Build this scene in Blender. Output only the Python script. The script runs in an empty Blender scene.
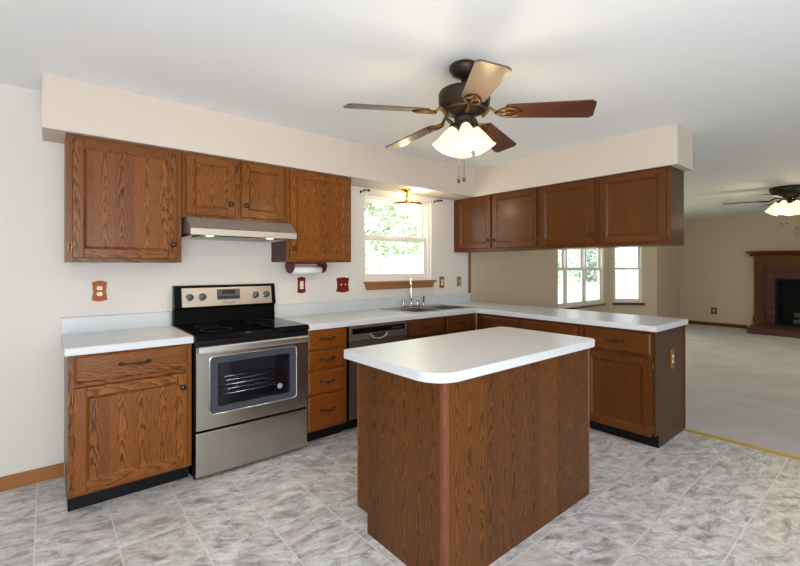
import bpy, bmesh, math, random
from mathutils import Vector, Matrix

random.seed(7)
S = bpy.context.scene
COL = S.collection
PI = math.pi

# ------------------------------------------------------------------ camera, sky, big lights, exposure
CAM = Vector((-0.087, -3.4887, 1.3475))
cam = bpy.data.cameras.new('camera')
cam.sensor_width = 36
cam.lens = 423.85 * 36 / 800
cam.shift_y = -16.53 / 800
cam.clip_start = 0.05
cam.clip_end = 300
camo = bpy.data.objects.new('camera', cam)
COL.objects.link(camo)
camo.location = CAM
camo.rotation_euler = (PI / 2, 0, math.radians(50.1757) - PI / 2)
S.camera = camo

S.view_settings.view_transform = 'Standard'
S.view_settings.look = 'None'
S.view_settings.gamma = 1
S.view_settings.use_curve_mapping = False
S.view_settings.exposure = 0.0

W = bpy.data.worlds.new('sky')
S.world = W
W.use_nodes = True
bg = W.node_tree.nodes['Background']
bg.inputs['Color'].default_value = (0.92, 0.97, 1.0, 1)
bg.inputs['Strength'].default_value = 4.0


def area_light(name, loc, target, sx, sy, power, color):
    l = bpy.data.lights.new(name, 'AREA')
    l.shape = 'RECTANGLE'
    l.size = sx
    l.size_y = sy
    l.energy = power
    l.color = color
    o = bpy.data.objects.new(name, l)
    COL.objects.link(o)
    o.location = loc
    o.rotation_euler = (Vector(target) - Vector(loc)).to_track_quat('-Z', 'Y').to_euler()
    return o


# lamps added at assumed, unseen openings of the rear wall, filling in daylight
area_light('rear_daylight_fill', (-0.3, -5.9, 1.25), (0.6, 0, 1.0), 2.2, 2.0, 44, (0.90, 0.95, 1.0))
area_light('family_fill', (8.2, -5.9, 1.45), (8.0, 0, 1.0), 1.3, 1.0, 5, (0.95, 0.98, 1.0))
# photographer's flash bounced off the ceiling behind the camera
area_light('bounce_flash', (-0.5, -4.7, 0.9), (0.5, -3.9, 2.448), 0.9, 0.9, 52, (0.92, 0.96, 1.0))
area_light('soft_flash', (-1.15, -4.25, 1.25), (1.6, -1.6, 1.9), 0.35, 0.35, 20, (0.95, 0.97, 1.0))


# ------------------------------------------------------------------ helpers
def lin(r, g, b):
    f = lambda c: (c / 255 / 12.92) if c / 255 <= 0.04045 else ((c / 255 + 0.055) / 1.055) ** 2.4
    return (f(r), f(g), f(b), 1)


ORG = {}


class Fr:
    """frame on a face: u runs to the right, w out of the face, z up"""
    def __init__(s, o, U, Wv):
        s.o, s.U, s.W = Vector(o), Vector(U).normalized(), Vector(Wv).normalized()

    def P(s, u, w, z):
        return s.o + s.U * u + s.W * w + Vector((0, 0, z))


BACK = Fr((0, 0, 0), (1, 0, 0), (0, -1, 0))          # the back wall: u = x, w = -y
WORLD = Fr((0, 0, 0), (1, 0, 0), (0, 1, 0))


def facing_west(x):                                   # faces that look along -x: u = -y
    return Fr((x, 0, 0), (0, -1, 0), (-1, 0, 0))


class MB:
    def __init__(s, fr=BACK):
        s.bm = bmesh.new()
        s.fr = fr

    def v(s, u, w, z):
        return s.bm.verts.new(s.fr.P(u, w, z))

    def box(s, u0, u1, w0, w1, z0, z1, mi=0, bev=0.0, seg=1):
        c = [s.v(u, w, z) for z in (z0, z1) for w in (w0, w1) for u in (u0, u1)]
        fs = [(0, 1, 3, 2), (4, 6, 7, 5), (0, 4, 5, 1), (2, 3, 7, 6), (0, 2, 6, 4), (1, 5, 7, 3)]
        faces = [s.bm.faces.new([c[i] for i in f]) for f in fs]
        for f in faces:
            f.material_index = mi
        if bev:
            es = list({e for f in faces for e in f.edges})
            r = bmesh.ops.bevel(s.bm, geom=es, offset=bev, segments=seg, profile=0.5, affect='EDGES')
            for f in r['faces']:
                f.material_index = mi
        return s

    def prism(s, pts, a0, a1, axis='u', mi=0, bev=0.0, seg=2):
        """pts: polygon in the two other coords; axis u: (w,z), axis w: (u,z), axis z: (u,w)"""
        def mk(p, a):
            return s.v(a, p[0], p[1]) if axis == 'u' else s.v(p[0], a, p[1]) if axis == 'w' else s.v(p[0], p[1], a)
        A = [mk(p, a0) for p in pts]
        B = [mk(p, a1) for p in pts]
        n = len(pts)
        fs = [s.bm.faces.new(A), s.bm.faces.new(B)]
        for i in range(n):
            fs.append(s.bm.faces.new((A[i], A[(i + 1) % n], B[(i + 1) % n], B[i])))
        for f in fs:
            f.material_index = mi
        if bev:
            es = list({e for f in fs[:2] for e in f.edges})
            r = bmesh.ops.bevel(s.bm, geom=es, offset=bev, segments=seg, profile=0.5, affect='EDGES')
            for f in r['faces']:
                f.material_index = mi
        return s

    def lathe(s, prof, M, n=24, mi=0, caps=True):
        """prof: list of (r, h) along the axis +Z of M (world matrix)"""
        rings = []
        for r, h in prof:
            if r < 1e-6:
                rings.append([s.bm.verts.new(M @ Vector((0, 0, h)))])
            else:
                rings.append([s.bm.verts.new(M @ Vector((r * math.cos(2 * PI * k / n), r * math.sin(2 * PI * k / n), h))) for k in range(n)])
        for a, b in zip(rings, rings[1:]):
            for k in range(n):
                q = [a[k % len(a)], a[(k + 1) % len(a)], b[(k + 1) % len(b)], b[k % len(b)]]
                q2 = []
                for x in q:
                    if x not in q2:
                        q2.append(x)
                if len(q2) > 2:
                    f = s.bm.faces.new(q2)
                    f.smooth = True
                    f.material_index = mi
        if caps:
            for rg in (rings[0], rings[-1]):
                if len(rg) > 2:
                    s.bm.faces.new(rg).material_index = mi
        return s

    def tube(s, pts, rad, n=8, mi=0):
        pts = [Vector(p) for p in pts]
        rads = rad if isinstance(rad, (list, tuple)) else [rad] * len(pts)
        prev = None
        rings = []
        for i, p in enumerate(pts):
            t = (pts[min(i + 1, len(pts) - 1)] - pts[max(i - 1, 0)]).normalized()
            if prev is None:
                ref = Vector((0, 0, 1)) if abs(t.z) < 0.9 else Vector((1, 0, 0))
                nx = t.cross(ref).normalized()
            else:
                nx = (prev - t * prev.dot(t)).normalized()
            prev = nx
            ny = t.cross(nx)
            rings.append([s.bm.verts.new(p + (nx * math.cos(2 * PI * k / n) + ny * math.sin(2 * PI * k / n)) * rads[i]) for k in range(n)])
        for a, b in zip(rings, rings[1:]):
            for k in range(n):
                f = s.bm.faces.new((a[k], a[(k + 1) % n], b[(k + 1) % n], b[k]))
                f.smooth = True
                f.material_index = mi
        for rg in (rings[0], rings[-1]):
            s.bm.faces.new(rg).material_index = mi
        return s

    def cells(s, xs, ys, keep, z0, z1, order='uz', mi=0):
        """solid made of grid cells; order 'uw': grid in (u,w) extruded in z; 'uz': grid in (u,z) extruded in w"""
        def mk(a, b, c):
            return s.v(a, b, c) if order == 'uw' else s.v(a, c, b)
        V = {}

        def g(i, j, k):
            if (i, j, k) not in V:
                V[(i, j, k)] = mk(xs[i], ys[j], (z0, z1)[k])
            return V[(i, j, k)]
        nx, ny = len(xs) - 1, len(ys) - 1
        K = lambda i, j: 0 <= i < nx and 0 <= j < ny and keep(i, j)
        for i in range(nx):
            for j in range(ny):
                if not K(i, j):
                    continue
                for k in (0, 1):
                    s.bm.faces.new([g(i, j, k), g(i + 1, j, k), g(i + 1, j + 1, k), g(i, j + 1, k)]).material_index = mi
                for di, dj, a, b in ((-1, 0, (i, j), (i, j + 1)), (1, 0, (i + 1, j), (i + 1, j + 1)), (0, -1, (i, j), (i + 1, j)), (0, 1, (i, j + 1), (i + 1, j + 1))):
                    if not K(i + di, j + dj):
                        s.bm.faces.new([g(*a, 0), g(*b, 0), g(*b, 1), g(*a, 1)]).material_index = mi
        return s

    def build(s, name, mats, parent=None, label=None):
        bmesh.ops.recalc_face_normals(s.bm, faces=s.bm.faces)
        if parent is not None:
            o_ = ORG[parent.name]
        else:
            o_ = Vector((0, 0, 0))
            if s.bm.verts:
                xs = [v.co for v in s.bm.verts]
                o_ = Vector(((min(c.x for c in xs) + max(c.x for c in xs)) / 2, (min(c.y for c in xs) + max(c.y for c in xs)) / 2, min(c.z for c in xs)))
        bmesh.ops.translate(s.bm, verts=s.bm.verts, vec=-o_)
        me = bpy.data.meshes.new(name)
        s.bm.to_mesh(me)
        s.bm.free()
        if not isinstance(mats, (list, tuple)):
            mats = [mats]
        for m in mats:
            me.materials.append(m)
        o = bpy.data.objects.new(name, me)
        COL.objects.link(o)
        ORG[o.name] = o_
        if parent is not None:
            o.parent = parent
        else:
            o.location = o_
        if label:
            o['label'] = label
        return o


def thing(name, loc, label, cat, group=None, kind=None):
    o = bpy.data.objects.new(name, None)
    o.empty_display_size = 0.1
    COL.objects.link(o)
    o.location = loc
    ORG[o.name] = Vector(loc)
    if kind:
        o['kind'] = kind
    if label:
        o['label'] = label
        o['category'] = cat
    if group:
        o['group'] = group
    return o


def tag(o, label, cat, group=None):
    o['label'] = label
    o['category'] = cat
    if group:
        o['group'] = group
    return o


def struct(o, label=None):
    o['kind'] = 'structure'
    if label:
        o['label'] = label
    return o


def axis_matrix(loc, d):
    return Matrix.Translation(Vector(loc)) @ Vector(d).to_track_quat('Z', 'Y').to_matrix().to_4x4()


# ------------------------------------------------------------------ materials
def mat(name, color, rough=0.5, metal=0.0, **kw):
    m = bpy.data.materials.new(name)
    m.use_nodes = True
    b = m.node_tree.nodes['Principled BSDF']
    b.inputs['Base Color'].default_value = color
    b.inputs['Roughness'].default_value = rough
    b.inputs['Metallic'].default_value = metal
    for k, v in kw.items():
        b.inputs[k].default_value = v
    return m


class NT:
    def __init__(s, m):
        s.t = m.node_tree
        s.b = s.t.nodes['Principled BSDF']

    def n(s, typ, **kw):
        x = s.t.nodes.new(typ)
        for k, v in kw.items():
            setattr(x, k, v)
        return x

    def set(s, sock, v):
        if isinstance(v, bpy.types.NodeSocket):
            s.t.links.new(v, sock)
        else:
            sock.default_value = v

    def math(s, op, a, b=0.0, c=None):
        x = s.n('ShaderNodeMath', operation=op)
        s.set(x.inputs[0], a)
        s.set(x.inputs[1], b)
        if c is not None:
            s.set(x.inputs[2], c)
        return x.outputs[0]

    def xyz(s, a, b, c=0.0):
        x = s.n('ShaderNodeCombineXYZ')
        for i, q in enumerate((a, b, c)):
            s.set(x.inputs[i], q)
        return x.outputs[0]

    def sep(s, v):
        x = s.n('ShaderNodeSeparateXYZ')
        s.set(x.inputs[0], v)
        return x.outputs

    def noise(s, v, scale, detail=3, rough=0.5, dist=0.0):
        x = s.n('ShaderNodeTexNoise')
        s.set(x.inputs['Vector'], v)
        s.set(x.inputs['Scale'], scale)
        s.set(x.inputs['Detail'], detail)
        s.set(x.inputs['Roughness'], rough)
        s.set(x.inputs['Distortion'], dist)
        return x.outputs['Fac']

    def mix(s, f, a, b, typ='MIX'):
        x = s.n('ShaderNodeMix', data_type='RGBA', blend_type=typ)
        s.set(x.inputs[0], f)
        s.set(x.inputs[6], a)
        s.set(x.inputs[7], b)
        return x.outputs[2]

    def ramp(s, f, stops):
        x = s.n('ShaderNodeValToRGB')
        s.set(x.inputs[0], f)
        e = x.color_ramp.elements
        while len(e) < len(stops):
            e.new(0.5)
        for q, (p, c) in zip(e, stops):
            q.position = p
            q.color = c
        return x.outputs[0]

    def obj(s):
        return s.n('ShaderNodeTexCoord').outputs['Object']

    def bump(s, h, strength, dist=0.002):
        x = s.n('ShaderNodeBump')
        s.set(x.inputs['Height'], h)
        s.set(x.inputs['Strength'], strength)
        s.set(x.inputs['Distance'], dist)
        s.t.links.new(x.outputs[0], s.b.inputs['Normal'])


def wood(name, light, dark, axis='v', plank=0.10, rough=0.33, contrast=1.1, curve=2100, tilt=8.0, coat=0.10, spec=0.22):
    m = mat(name, light, rough)
    t = NT(m)
    t.b.inputs['Coat Weight'].default_value = coat
    t.b.inputs['Coat Roughness'].default_value = 0.2
    t.b.inputs['Specular IOR Level'].default_value = spec
    x, y, z = t.sep(t.obj())
    rnd = t.n('ShaderNodeObjectInfo').outputs['Random']
    h = t.math('ADD', x, y)
    if axis == 'v':
        a, b = h, z
    elif axis == 'h':
        a, b = z, h
    else:
        a, b = y, x
    a = t.math('ADD', a, t.math('MULTIPLY', rnd, 3.7))
    q = t.math('DIVIDE', a, plank)
    pid = t.math('FLOOR', q)
    wn = t.n('ShaderNodeTexWhiteNoise', noise_dimensions='1D')
    t.set(wn.inputs['W'], t.math('ADD', pid, t.math('MULTIPLY', rnd, 91.0)))
    pr = wn.outputs['Value']
    al = t.math('MULTIPLY', t.math('SUBTRACT', t.math('FRACT', q), t.math('ADD', 0.3, t.math('MULTIPLY', pr, 0.4))), plank)
    bo = t.math('ADD', b, t.math('MULTIPLY', pr, 7.3))
    wob = t.noise(t.xyz(t.math('MULTIPLY', a, 14.0), t.math('MULTIPLY', bo, 3.5), pr), 1.0, 3)
    wob2 = t.noise(t.xyz(t.math('MULTIPLY', a, 60.0), t.math('MULTIPLY', bo, 14.0), pr), 1.0, 2)
    s_ = t.math('ADD', t.math('MULTIPLY', t.math('MULTIPLY', al, al), curve), t.math('MULTIPLY', bo, tilt))
    s_ = t.math('ADD', s_, t.math('MULTIPLY', wob, 4.2))
    s_ = t.math('ADD', s_, t.math('MULTIPLY', wob2, 1.5))
    ring = t.math('FRACT', s_)
    rg = t.ramp(ring, [(0.0, (0.15, 0.15, 0.15, 1)), (0.18, (0.95, 0.95, 0.95, 1)), (0.6, (0.75, 0.75, 0.75, 1)), (0.9, (0.35, 0.35, 0.35, 1)), (1.0, (0.15, 0.15, 0.15, 1))])
    pore = t.noise(t.xyz(t.math('MULTIPLY', a, 420.0), t.math('MULTIPLY', bo, 11.0), 0.0), 1.0, 2, 0.6)
    pf = t.ramp(pore, [(0.35, (0.55, 0.55, 0.55, 1)), (0.55, (1, 1, 1, 1))])
    f = t.math('MULTIPLY', rg, pf)
    f = t.math('ADD', t.math('MULTIPLY', t.math('SUBTRACT', f, 0.65), contrast), 0.65)
    f = t.math('ADD', f, t.math('MULTIPLY', t.math('SUBTRACT', pr, 0.5), 0.22))
    c = t.mix(f, dark, light)
    t.t.links.new(c, t.b.inputs['Base Color'])
    t.bump(f, 0.12, 0.001)
    return m


OL, OD = lin(147, 86, 29), lin(52, 24, 6)
M = {}
M['oak_v'] = wood('oak_vertical', OL, OD, 'v', 0.105)
M['oak_h'] = wood('oak_horizontal', OL, OD, 'h', 0.16, curve=900, tilt=9)
M['island_v'] = wood('island_oak', lin(110, 64, 20), lin(36, 17, 4), 'v', 0.085, rough=0.4, curve=2300, tilt=8, coat=0.05, spec=0.25)
M['cherry_v'] = wood('red_oak_vertical', lin(108, 60, 18), lin(52, 25, 7), 'v', 0.12, contrast=0.6)
M['cherry_h'] = wood('red_oak_horizontal', lin(108, 60, 18), lin(52, 25, 7), 'h', 0.16, contrast=0.6, curve=900, tilt=9)
M['amber_v'] = wood('amber_oak_vertical', lin(140, 75, 22), lin(78, 37, 8), 'v', 0.12, contrast=0.6)
M['amber_h'] = wood('amber_oak_horizontal', lin(140, 75, 22), lin(78, 37, 8), 'h', 0.16, contrast=0.6, curve=900, tilt=9)
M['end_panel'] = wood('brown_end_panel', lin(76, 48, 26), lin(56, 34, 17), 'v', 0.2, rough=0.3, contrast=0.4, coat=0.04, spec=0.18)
M['trim_h'] = wood('oak_trim', lin(176, 118, 66), lin(120, 74, 36), 'h', 0.2, contrast=0.6)
M['trim_v'] = wood('oak_trim_upright', lin(150, 96, 48), lin(100, 58, 28), 'v', 0.2, contrast=0.6)
M['plate_wood'] = wood('plate_wood', lin(186, 98, 28), lin(136, 62, 14), 'v', 0.2, contrast=0.5, rough=.5, coat=0)
M['plate_red'] = mat('plate_red', lin(112, 24, 8), 0.45, **{'Specular IOR Level': 0.25})
M['rosewood'] = wood('blade_rosewood', lin(88, 40, 14), lin(40, 16, 6), 'x', 0.09, rough=0.5, contrast=0.8, curve=700, tilt=6, coat=0.3, spec=0.6)
M['maple'] = wood('blade_pale', lin(190, 150, 92), lin(165, 120, 66), 'x', 0.2, rough=0.35, contrast=0.5, curve=500, tilt=4)
M['mantel'] = wood('mantel_oak', lin(112, 66, 28), lin(72, 40, 16), 'v', 0.2, contrast=0.5)
M['mantel_h'] = wood('mantel_oak_h', lin(112, 66, 28), lin(72, 40, 16), 'h', 0.2, contrast=0.5)
M['black'] = mat('black_kick', lin(14, 15, 18), 0.4, **{'Specular IOR Level': 0.2})
M['black_gloss'] = mat('black_enamel', (0.003, 0.003, 0.0035, 1), 0.1, **{'Specular IOR Level': 0.1})
M['black_glass'] = mat('black_ceramic_glass', (0.002, 0.002, 0.0025, 1), 0.06, **{'Specular IOR Level': 0.13})
M['chrome'] = mat('chrome', (0.85, 0.85, 0.86, 1), 0.1, 1.0)
M['pewter'] = mat('dark_pewter', lin(74, 64, 56), 0.32, 0.9)
M['bronze'] = mat('oil_rubbed_bronze', lin(58, 48, 40), 0.42, 0.7)
M['bronze_gold'] = mat('rubbed_bronze_gold', lin(112, 86, 50), 0.38, 0.8)
M['brass'] = mat('brass', lin(206, 160, 80), 0.22, 1.0)
M['old_brass'] = mat('old_brass', lin(120, 92, 52), 0.4, 0.9)
M['white_vinyl'] = mat('white_vinyl', lin(226, 221, 214), 0.4)
M['cream'] = mat('cream_plastic', lin(236, 226, 200), 0.4)
M['paper'] = mat('white_paper', lin(240, 238, 234), 0.9)
M['gray_plastic'] = mat('dark_gray_plastic', lin(62, 66, 72), 0.4)
M['dark_int'] = mat('oven_enamel', lin(46, 46, 51), 0.4)
M['firebox'] = mat('soot_black', lin(20, 18, 17), 0.8)
M['gray_metal'] = mat('gray_steel_plate', lin(140, 130, 115), 0.4, 0.6)
M['slot'] = mat('dark_slot', lin(40, 34, 30), 0.6)


def m_steel(name, col, rough=0.3):
    return mat(name, col, rough, 1.0)


M['steel'] = m_steel('brushed_stainless', lin(184, 178, 170), 0.27)
M['steel_dark'] = m_steel('brushed_stainless_dark', lin(116, 110, 104), 0.3)


def m_wall(name, col):
    m = mat(name, col, 0.75)
    t = NT(m)
    n = t.noise(t.obj(), 180.0, 3)
    t.bump(n, 0.06, 0.002)
    return m


M['wall'] = m_wall('wall_paint', lin(216, 211, 204))
M['wall_fam'] = m_wall('family_wall_paint', lin(198, 181, 154))
M['ceiling'] = m_wall('ceiling_paint', lin(242, 244, 246))
M['soffit'] = m_wall('soffit_paint', lin(209, 197, 185))


def m_laminate(name, c1, c2):
    m = mat(name, c1, 0.3)
    t = NT(m)
    o = t.obj()
    n = t.noise(o, 260.0, 3, 0.7)
    f = t.ramp(n, [(0.42, (0, 0, 0, 1)), (0.62, (1, 1, 1, 1))])
    t.t.links.new(t.mix(f, c2, c1), t.b.inputs['Base Color'])
    return m


M['laminate'] = m_laminate('speckled_laminate', lin(219, 221, 224), lin(200, 204, 208))
M['laminate_blue'] = m_laminate('backsplash_laminate', lin(206, 211, 213), lin(192, 199, 203))


def m_floor():
    m = mat('vinyl_stone_tile', lin(170, 168, 165), 0.32)
    t = NT(m)
    x, y, z = t.sep(t.n('ShaderNodeNewGeometry').outputs['Position'])
    P = 0.3125
    qx = t.math('DIVIDE', t.math('ADD', x, 0.132 + 20 * P), P)
    qy = t.math('DIVIDE', t.math('ADD', y, 2.325 + 20 * P), P)
    ix, iy = t.math('FLOOR', qx), t.math('FLOOR', qy)
    fx, fy = t.math('FRACT', qx), t.math('FRACT', qy)
    wn = t.n('ShaderNodeTexWhiteNoise', noise_dimensions='2D')
    t.set(wn.inputs['Vector'], t.xyz(ix, iy))
    r, g, b = t.sep(wn.outputs['Color'])
    # veined stone: streaks run a little across the tile
    an = t.math('MULTIPLY', b, -0.8)
    ca, sa = t.math('COSINE', an), t.math('SINE', an)
    u = t.math('ADD', t.math('MULTIPLY', x, ca), t.math('MULTIPLY', y, sa))
    v = t.math('SUBTRACT', t.math('MULTIPLY', y, ca), t.math('MULTIPLY', x, sa))
    base = t.xyz(t.math('ADD', t.math('MULTIPLY', u, 8.0), t.math('MULTIPLY', r, 37.0)), t.math('ADD', t.math('MULTIPLY', v, 17.0), t.math('MULTIPLY', g, 29.0)), t.math('MULTIPLY', b, 11.0))
    n1 = t.noise(base, 1.0, 9, 0.74, 0.5)
    n2 = t.noise(base, 2.6, 9, 0.75, 0.9)
    n3 = t.noise(base, 0.42, 3, 0.5, 0.4)
    c = t.ramp(n1, [(0.34, lin(132, 131, 133)), (0.45, lin(186, 185, 186)), (0.54, lin(217, 217, 217)), (0.64, lin(240, 240, 240))])
    d = t.ramp(n2, [(0.37, (0.46, 0.43, 0.40, 1)), (0.44, (0.9, 0.9, 0.9, 1)), (0.55, (1, 1, 1, 1))])
    c = t.mix(0.85, c, d, 'MULTIPLY')
    pk = t.ramp(n3, [(0.45, (0, 0, 0, 1)), (0.7, (0.42, 0.42, 0.42, 1))])
    c = t.mix(pk, c, lin(190, 172, 158))
    vein = t.math('ABSOLUTE', t.math('SUBTRACT', n1, 0.5))
    vf = t.ramp(vein, [(0.0, (0.35, 0.35, 0.35, 1)), (0.018, (0, 0, 0, 1))])
    c = t.mix(vf, c, lin(216, 214, 210))
    edge = t.math('MINIMUM', t.math('MINIMUM', fx, t.math('SUBTRACT', 1.0, fx)), t.math('MINIMUM', fy, t.math('SUBTRACT', 1.0, fy)))
    gm = t.math('LESS_THAN', edge, 0.0105)
    c = t.mix(t.math('MULTIPLY', gm, 0.85), c, lin(222, 222, 221))
    t.t.links.new(c, t.b.inputs['Base Color'])
    t.bump(t.math('SUBTRACT', n1, t.math('MULTIPLY', gm, 0.4)), 0.12, 0.002)
    return m


M['floor'] = m_floor()


def m_carpet():
    m = mat('carpet_pile', lin(196, 190, 182), 0.95)
    t = NT(m)
    p = t.n('ShaderNodeNewGeometry').outputs['Position']
    n = t.noise(p, 240.0, 3, 0.7)
    n2 = t.noise(p, 1.6, 4, 0.6, 0.6)
    c = t.mix(t.ramp(n2, [(0.4, (0, 0, 0, 1)), (0.6, (1, 1, 1, 1))]), lin(204, 199, 194), lin(216, 212, 208))
    c = t.mix(t.math('MULTIPLY', n, 0.25), c, lin(150, 144, 136))
    t.t.links.new(c, t.b.inputs['Base Color'])
    t.bump(n, 0.5, 0.006)
    return m


M['carpet'] = m_carpet()


def m_brick():
    m = mat('fireplace_brick', lin(120, 62, 44), 0.8)
    t = NT(m)
    x, y, z = t.sep(t.n('ShaderNodeNewGeometry').outputs['Position'])
    b = t.n('ShaderNodeTexBrick')
    t.set(b.inputs['Vector'], t.xyz(t.math('ADD', x, y), z))
    t.set(b.inputs['Color1'], lin(98, 54, 40))
    t.set(b.inputs['Color2'], lin(80, 42, 31))
    t.set(b.inputs['Mortar'], lin(76, 54, 45))
    t.set(b.inputs['Scale'], 1.0)
    t.set(b.inputs['Mortar Size'], 0.006)
    t.set(b.inputs['Brick Width'], 0.2)
    t.set(b.inputs['Row Height'], 0.075)
    t.t.links.new(b.outputs['Color'], t.b.inputs['Base Color'])
    return m


M['brick'] = m_brick()


def m_glass(name, tint=(1, 1, 1, 1), gloss=0.06, rough=0.02):
    m = bpy.data.materials.new(name)
    m.use_nodes = True
    nt = m.node_tree
    nt.nodes.clear()
    o = nt.nodes.new('ShaderNodeOutputMaterial')
    tr = nt.nodes.new('ShaderNodeBsdfTransparent')
    tr.inputs[0].default_value = tint
    gl = nt.nodes.new('ShaderNodeBsdfGlossy')
    gl.inputs['Roughness'].default_value = rough
    fr = nt.nodes.new('ShaderNodeLayerWeight')
    fr.inputs['Blend'].default_value = 0.5
    pw = nt.nodes.new('ShaderNodeMath')
    pw.operation = 'POWER'
    pw.inputs[1].default_value = 5.0
    nt.links.new(fr.outputs['Facing'], pw.inputs[0])
    md = nt.nodes.new('ShaderNodeMath')
    md.operation = 'MULTIPLY_ADD'
    md.inputs[1].default_value = 0.9
    md.inputs[2].default_value = 0.04
    nt.links.new(pw.outputs[0], md.inputs[0])
    mx = nt.nodes.new('ShaderNodeMixShader')
    nt.links.new(md.outputs[0], mx.inputs[0])
    nt.links.new(tr.outputs[0], mx.inputs[1])
    nt.links.new(gl.outputs[0], mx.inputs[2])
    nt.links.new(mx.outputs[0], o.inputs[0])
    return m


M['glass'] = m_glass('window_glass')
M['oven_glass'] = m_glass('tinted_oven_glass', (0.85, 0.86, 0.9, 1))


def m_emit(name, col, strength, base=None):
    m = mat(name, base or col, 0.4)
    b = m.node_tree.nodes['Principled BSDF']
    b.inputs['Emission Color'].default_value = col
    b.inputs['Emission Strength'].default_value = strength
    return m


M['shade_glow'] = m_emit('lit_frosted_glass', (1.0, 0.82, 0.54, 1), 1.35, lin(110, 98, 78))
M['bowl_glow'] = m_emit('lit_frosted_bowl', (1.0, 0.82, 0.58, 1), 1.3, lin(250, 240, 220))
M['hood_glow'] = m_emit('hood_lens', (1.0, 0.8, 0.5, 1), 2.2)
M['display'] = mat('oven_display', lin(24, 26, 28), 0.15)
M['leaf'] = mat('tree_leaf', lin(188, 208, 168), 0.6)  # paled: overexposed daylight is put into the green
M['leaf_far'] = mat('tree_leaf_far', lin(206, 218, 210), 0.6)  # far foliage, its washed-out brightness put into the colour
M['bark'] = mat('bark', lin(110, 92, 74), 0.8)
M['grass'] = mat('lawn_grass', lin(180, 200, 156), 0.9)  # lighter than real grass, outdoor overexposure put into the albedo
M['log'] = mat('fire_log', lin(120, 104, 90), 0.9)
M['silver_leaf'] = mat('pale_leaf', lin(196, 186, 160), 0.5)

# ------------------------------------------------------------------ the room
CT = 0.914
CEIL = 2.448
SOF = 2.138
XL, XR, YR = -1.7, 11.5, -6.0     # left wall, fireplace wall, rear wall
XC = 3.95                          # vinyl ends, carpet begins
BAY = 0.705


def wall_panel(name, fr, u0, u1, z0, z1, holes, m, th=0.14, label=None):
    us = sorted({u0, u1, *[h[0] for h in holes], *[h[1] for h in holes]})
    zs = sorted({z0, z1, *[h[2] for h in holes], *[h[3] for h in holes]})

    def keep(i, j):
        cu, cz = (us[i] + us[i + 1]) / 2, (zs[j] + zs[j + 1]) / 2
        return not any(h[0] < cu < h[1] and h[2] < cz < h[3] for h in holes)
    return struct(MB(fr).cells(us, zs, keep, 0, -th, 'uz').build(name, m), label)


struct(MB(WORLD).box(XL - .14, XC, YR - .14, 0.14, -0.06, 0).build('floor', M['floor']), 'grey marbled vinyl tile kitchen floor')
struct(MB(WORLD).cells([XC, 5.9, 10.2, XR + .14], [YR - .14, 0.14, BAY + .3], lambda i, j: j == 0 or i == 1, -0.06, 0.006, 'uw').build('floor_carpet', M['carpet']), 'pale carpet of the family room')
struct(MB(WORLD).cells([XL - .14, 5.9, 10.2, XR + .14], [YR - .14, 0.14, BAY + .3], lambda i, j: j == 0 or i == 1, CEIL, CEIL + .12, 'uw').build('ceiling', M['ceiling']), 'white ceiling')

WIN = (2.36, 3.29, 1.19, 2.075)
wall_panel('wall_back', BACK, XL - .14, XC - .005, 0, CEIL, [WIN], M['wall'], label='off-white kitchen wall behind the range and sink')
wall_panel('wall_nook', BACK, XC - .005, 6.02, 0, CEIL, [], M['wall_fam'], label='beige wall beyond the peninsula')
wall_panel('wall_far', BACK, 10.07, XR + .14, 0, CEIL, [], M['wall_fam'], label='beige wall right of the bay window')
r2 = math.sqrt(.5)
BAYC = Fr((0, BAY, 0), (1, 0, 0), (0, -1, 0))
BAYL = Fr((6.02, 0, 0), (r2, r2, 0), (r2, -r2, 0))
BAYR = Fr((10.07 - BAY, BAY, 0), (r2, -r2, 0), (-r2, -r2, 0))
BW = [(6.87, 7.59), (7.61, 8.335), (8.355, 9.10)]
BZ0, BZ1 = 0.56, 2.06
wall_panel('wall_bay_center', BAYC, 6.02 + BAY, 10.07 - BAY, 0, CEIL, [(BW[0][0], BW[2][1], BZ0, BZ1)], M['wall_fam'], label='middle wall of the bay window')
wall_panel('wall_bay_left', BAYL, 0, BAY / r2, 0, CEIL, [], M['wall_fam'], label='left slanted wall of the bay')
BRW = (0.10, 0.70)
wall_panel('wall_bay_right', BAYR, 0, BAY / r2, 0, CEIL, [(BRW[0], BRW[1], BZ0, BZ1)], M['wall_fam'], label='right slanted wall of the bay')
FIRE = facing_west(XR)
wall_panel('wall_right', FIRE, -0.14, -YR + .14, 0, CEIL, [(1.735, 2.865, 0.136, 1.106)], M['wall_fam'], label='beige wall behind the fireplace')
LEFTF = Fr((XL, 0, 0), (0, 1, 0), (1, 0, 0))
wall_panel('wall_left', LEFTF, YR - .14, 0, 0, CEIL, [], M['wall'], label='left kitchen wall')
REAR = Fr((0, YR, 0), (1, 0, 0), (0, 1, 0))
wall_panel('wall_rear', REAR, XL - .14, XR + .14, 0, CEIL, [(-1.5, 0.9, 0.05, 2.1), (7.5, 8.9, 0.9, 2.0)], M['wall'], label='unseen rear wall with openings added for daylight')  # both openings are assumed, put in to admit light behind the camera

# soffit: L-shaped drop over the wall cabinets
sf = MB(WORLD)
sf.cells([-0.1063, 3.634, 3.995], [-2.3535, -0.3452, -0.0005], lambda i, j: j == 1 or i == 1, SOF, CEIL - .0005, 'uw')
struct(sf.build('wall_soffit', M['soffit']), 'boxed soffit above the wall cabinets')

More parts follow.
